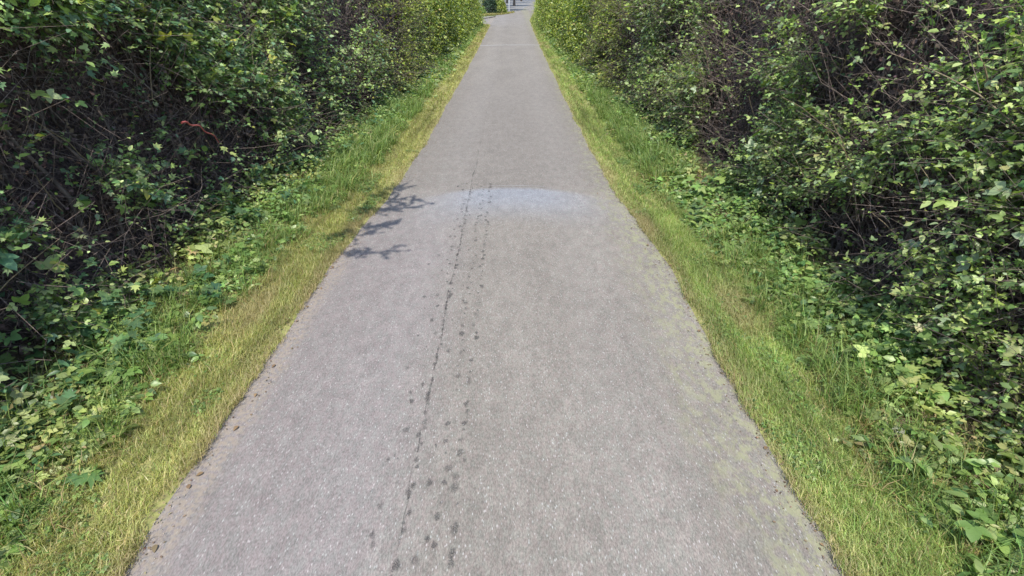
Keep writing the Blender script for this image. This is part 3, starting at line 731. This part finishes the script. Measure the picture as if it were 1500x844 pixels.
# gritty crumbling edges
for side in (-1, 1):
    rr = np.random.default_rng(60 + side); Vs, Fs, off = [], [], 0
    n = 1300; y = rr.uniform(.8, 16, n) ; o_ = rr.normal(.01, .05, n); e = edgeL(y) if side < 0 else edgeR(y)
    s = rr.uniform(.003, .007, n); x = e + side * o_
    P = np.stack([x, y, np.maximum(lane_z(x), 0) + .004 + s * .2], 1)
    T = (np.array([[1, 0, 0], [-.6, .8, 0], [-.5, -.9, 0], [.1, 0, .7], [0, 0, -.5]]), np.array([[0, 1, 3], [1, 2, 3], [2, 0, 3], [1, 0, 4], [2, 1, 4], [0, 2, 4]]))
    V, F, _ = inst(T, P, unit(rr.normal(0, 1, (n, 3)) * [1, 1, .3]), unit(np.array([0, 0, 1.]) + rr.normal(0, .2, (n, 3))), s, np.ones((n, 3)))
    link('edge_grit', mesh_np('edge_grit', V, F, M['edge']), kind='stuff', label='loose tan grit along the ' + ('dry' if side < 0 else 'mossy') + ' edge of the lane', category='grit')
# clover patches in the mown verge, crumbs of dead leaf along the edges
for side in (-1, 1):
    rr = np.random.default_rng(160 + side); n = 26000; y = rr.uniform(.8, 9, n); off = rr.uniform(.03, .75, n)
    ok = vnoise(off * 2 + 11, y, 4 + side, 2.3) + rr.normal(0, .04, n) > .66; y, off = y[ok], off[ok]; n = len(y)
    e = edgeL(y) if side < 0 else edgeR(y); P = np.stack([e + side * off, y, gz(off, y) + rr.uniform(.015, .05, n)], 1); a = rr.uniform(0, 6.283, n)
    V, F, T = inst('tri0', P, np.stack([np.cos(a), np.sin(a), 0 * a], 1), unit(np.array([0, 0, 1.]) + rr.normal(0, .3, (n, 3))), rr.uniform(.016, .034, n), P_WEED(rr, n) * .9)
    link('clover', mesh_np('clover', V, F, M['leaf'], T), kind='stuff', label='low clover in patches on the ' + ('drier' if side < 0 else 'greener') + ' mown verge', category='clover')
    n = 900; y = .9 + 15 * rr.random(n) ** 1.2; o_ = np.abs(rr.normal(0, .10, n)) - .03 + .12 * (vnoise(y, 3, 2 + side, 1.8) - .5); e = edgeL(y) if side < 0 else edgeR(y); x = e - side * o_
    P = np.stack([x, y, np.where(o_ > 0, np.maximum(lane_z(x), 0) + .006, .02)], 1); a = rr.uniform(0, 6.283, n)
    V, F, T = inst('ovate1', P, np.stack([np.cos(a), np.sin(a), 0 * a], 1), unit(np.array([0, 0, 1.]) + rr.normal(0, .3, (n, 3))), rr.uniform(.006, .020, n), P_CRUMB(rr, n))
    link('leaf_crumbs', mesh_np('leaf_crumbs', V, F, M['dead'], T), kind='stuff', label='crumbs of dead leaf along the ' + ('dry' if side < 0 else 'mossy') + ' edge of the lane', category='leaf litter')
# fallen leaves
fl = [(.93, 6.02), (.98, 5.98), (1.2, 6.9), (1.45, 6.6), (1.52, 5.2), (1.55, 6.3), (1.3, 9.4)]
for i in range(22): fl.append((-1.84 + r.normal(0, .035), 1.6 + i * .29 + r.uniform(-.1, .1)))
for i in range(10): fl.append((1.60 + r.normal(0, .04), 1.8 + i * .62 + r.uniform(-.2, .2)))
V0, F0 = TPL['ovate2']
FLM = []
for i in range(6):
    V = V0.copy(); V[:, 2] += .25 * V[:, 0] ** 2 * r.uniform(1, 4) + .1 * V[:, 1] * (1 - V[:, 1]) * r.uniform(0, 2) ; V[:, 2] -= V[:, 2].min()
    FLM.append(mesh_np('fallen_leaf', V, F0, M['dead'], np.tile(P_FALL(r, 1), (len(V), 1)), True))
for i, (x, y) in enumerate(fl):
    if x < -1: lab, g = 'curled brown leaf fallen on the dry grassy edge of the lane', 'fallen leaves on the dry edge'
    elif x > 1.4: lab, g = 'curled brown leaf fallen on the mossy edge of the lane', 'fallen leaves on the mossy edge'
    else: lab, g = 'small reddish leaf lying out on the bare asphalt', 'fallen leaves on the asphalt'
    o = link('fallen_leaf', FLM[i % 6], None, (x, y, max(lane_z(x), 0) + .004), label=lab, category='leaf', group=g)
    o.rotation_euler = (0, 0, r.uniform(0, 6.28)); s = r.uniform(.022, .05) * (1 if abs(x) > 1.4 else .7); o.scale = (s, s, s)

# ------------------------------------------------------------------ far end
P_DARK = pal([(.035, .065, .035), (.05, .09, .045), (.03, .05, .03)], [2, 2, 1])
def bush(x, y, w, h, label, seed, pal_=P_FAR, group=None):
    r = np.random.default_rng(seed); o = thing('bush', (x, y, -.06), label, 'bush', group); n = 5200
    u = unit(r.normal(0, 1, (n, 3))); u[:, 2] = np.abs(u[:, 2]); rad = r.uniform(.55, 1.05, n) ** .5 * (.8 + .5 * vnoise(u[:, 0] * 2 + 5, u[:, 1] * 2 + 5, u[:, 2] * 2, 1.6))
    P = u * rad[:, None] * np.array([w, w * .9, h])
    V, F, T = inst('ovate0', P, unit(r.normal(0, 1, (n, 3))), unit(u + np.array([0, 0, .6]) + r.normal(0, .4, (n, 3))), r.uniform(.07, .16, n), pal_(r, n))
    link('foliage', mesh_np('foliage', V, F, M['leaf'], T), o, kind='stuff')
    for j in range(3):
        pp = np.array([[0, 0, 0], [r.normal(0, .1), r.normal(0, .1), h * .4], [r.normal(0, .3), r.normal(0, .3), h * .8]])
        V, F = tubes(pp[None], np.array([[.04, .03, .01]]), 6); link('stem', mesh_np('stem', V, F, M['bark']), o)
bush(-3.75, 66, .85, .9, 'pale grey-green low bush beside the side road junction', 801, P_WEED)
bush(-2.6, 67.5, 1.0, 1.9, 'dark green rounded bush between two paler bushes past the side road', 802, P_DARK)
bush(-1.45, 68, .9, 1.7, 'olive green bush beside the thin metal pole', 803)
bush(-5.6, 68, 1.5, 2.6, 'tall dark bush standing behind the low grey-green bush', 804, P_DARK)
# verge beyond the junction
V = np.array([[-14, 61.2, -.02], [-6, 62.6, -.02], [-2.4, 63.9, -.02], [-.7, 66.3, -.02], [.3, 71, -.02], [-1.0, 70.5, -.02], [-14, 69.6, -.02], [-5, 66, .1], [-2, 67, .1]])
F = [[0, 1, 7], [1, 2, 7], [2, 8, 7], [2, 3, 8], [3, 4, 8], [4, 5, 8], [5, 6, 8], [6, 7, 8], [6, 0, 7]]
link('verge_far', mesh_np('verge_far', V, np.array(F), M['soil']), kind='structure')
rr = np.random.default_rng(91); n = 5000
x = rr.uniform(-9, .3, n); y = 61 + rr.random(n) * 6 + .0 * x; lo = np.interp(x, [-9, -6, -2.4, -.7, .3], [62.0, 62.7, 64.0, 66.4, 70.5]); y = lo + rr.random(n) ** 1.5 * 3.5
a = rr.uniform(0, 6.28, n)
parts = [blades(np.stack([x, y, np.full(n, -.01)], 1), rr.uniform(.08, .2, n), np.full(n, .05), np.stack([np.cos(a), np.sin(a), 0 * a], 1), rr.uniform(.2, .9, n),
         pal([(.30, .27, .10), (.24, .24, .07), (.36, .29, .14)], [2, 2, 1])(rr, n), rr)]
grass_obj('verge_grass', parts, 'dry straw-coloured grass on the corner beyond the side road')
# pole, post
def post(name, x, y, h, rad, label, mat, plate=False):
    o = thing(name, (x, y, -.03), label, 'post')
    pp = np.array([[0, 0, -.3], [0, 0, h * .5], [0, 0, h]]); V, F = tubes(pp[None], np.full((1, 3), rad), 10); shaft = link('shaft', mesh_np('shaft', V, F, mat, smooth=True), o)
    pp = np.array([[0, 0, h], [0, 0, h + .03], [0, 0, h + .05]]); V, F = tubes(pp[None], np.array([[rad * 1.25, rad * 1.25, .004]]), 10); link('cap', mesh_np('cap', V, F, mat, smooth=True), shaft)
    pp = np.array([[0, 0, .0], [0, 0, .06], [0, 0, .09]]); V, F = tubes(pp[None], np.array([[rad * 2.2, rad * 2.0, rad]]), 10); link('footing', mesh_np('footing', V, F, M['concrete']), o)
post('metal_pole', -.36, 72.5, 3.4, .055, 'thin grey metal pole on the grassy corner beyond the side road', M['metal'])
post('metal_post', -1.75, 76, 2.6, .06, 'pale grey post rising behind the dark green bushes', M['metal'])
def tree(x, y, h, cr, label, seed, lean=0.0):
    r = np.random.default_rng(seed); o = thing('tree', (x, y, -.02), label, 'tree', 'trees on the forecourt')
    tk = np.linspace(0, 1, 7)[:, None]; pp = np.array([0, 0, -.2]) + np.array([lean, 0, h * .8]) * tk + r.normal(0, .03, (7, 3)) * (tk > .1)
    R = np.array([.26, .19, .17, .15, .12, .09, .05]); V, F = tubes(pp[None], R[None], 10); t = link('trunk', mesh_np('trunk', V, F, M['bark'], smooth=True), o)
    ends = []
    for j in range(9):
        s0 = np.array([lean * .5, 0, h * r.uniform(.34, .7)]); a = j * 2.4 + r.normal(0, .3); dv = np.array([math.cos(a), math.sin(a), r.uniform(.3, .9)]) * cr * r.uniform(.5, .9)
        q = np.array([s0, s0 + dv * .5 + [0, 0, .1], s0 + dv]); ends += [q[1], q[2]]
        V, F = tubes(q[None], np.array([[.07, .05, .015]]), 6); link('limb', mesh_np('limb', V, F, M['bark']), t)
    ends.append(np.array([lean, 0, h])); ends = np.array(ends); n = 11000
    cpt = ends[r.integers(len(ends), size=n)] + unit(r.normal(0, 1, (n, 3))) * (r.random((n, 1)) ** .5) * cr * np.array([.42, .42, .34])
    V, F, T = inst('ovate0', cpt, unit(r.normal(0, 1, (n, 3))), unit(np.array([0, 0, .8]) + r.normal(0, .6, (n, 3))), r.uniform(.16, .34, n), P_FAR(r, n))
    link('crown', mesh_np('crown', V, F, M['leaf'], T), o, kind='stuff')
tree(.35, 99, 8.0, 3.6, 'slim dark-trunked tree on the pale forecourt nearest the far road', 901)
tree(-1.7, 78, 7.0, 3.4, 'tree with a shaded trunk behind the thin metal pole', 902)
tree(-4.2, 88, 8.5, 4.2, 'leafy tree standing on the pale forecourt behind the bushes', 903)
tree(-1.0, 118, 9.0, 4.6, 'tree shading the pale forecourt farther along beside the far road', 904)
tree(-9.5, 80, 8.5, 4.4, 'broad tree at the back of the forecourt beyond the tall dark bush', 905)
tree(2.2, 138, 9.0, 4.6, 'farthest tree shading the end of the pale forecourt', 906)
for i, (x, y, w, h, lab) in enumerate(((-9.5, 93, 3.0, 3.4, 'large dark bush filling the back of the forecourt behind the trees'), (-4.5, 104, 2.6, 3.2, 'large rounded bush between the trees on the forecourt'),
                                       (-2.0, 150, 4.0, 4.0, 'farthest large bush closing the end of the forecourt'))):
    bush(x, y, w, h, lab, 820 + i, P_DARK)
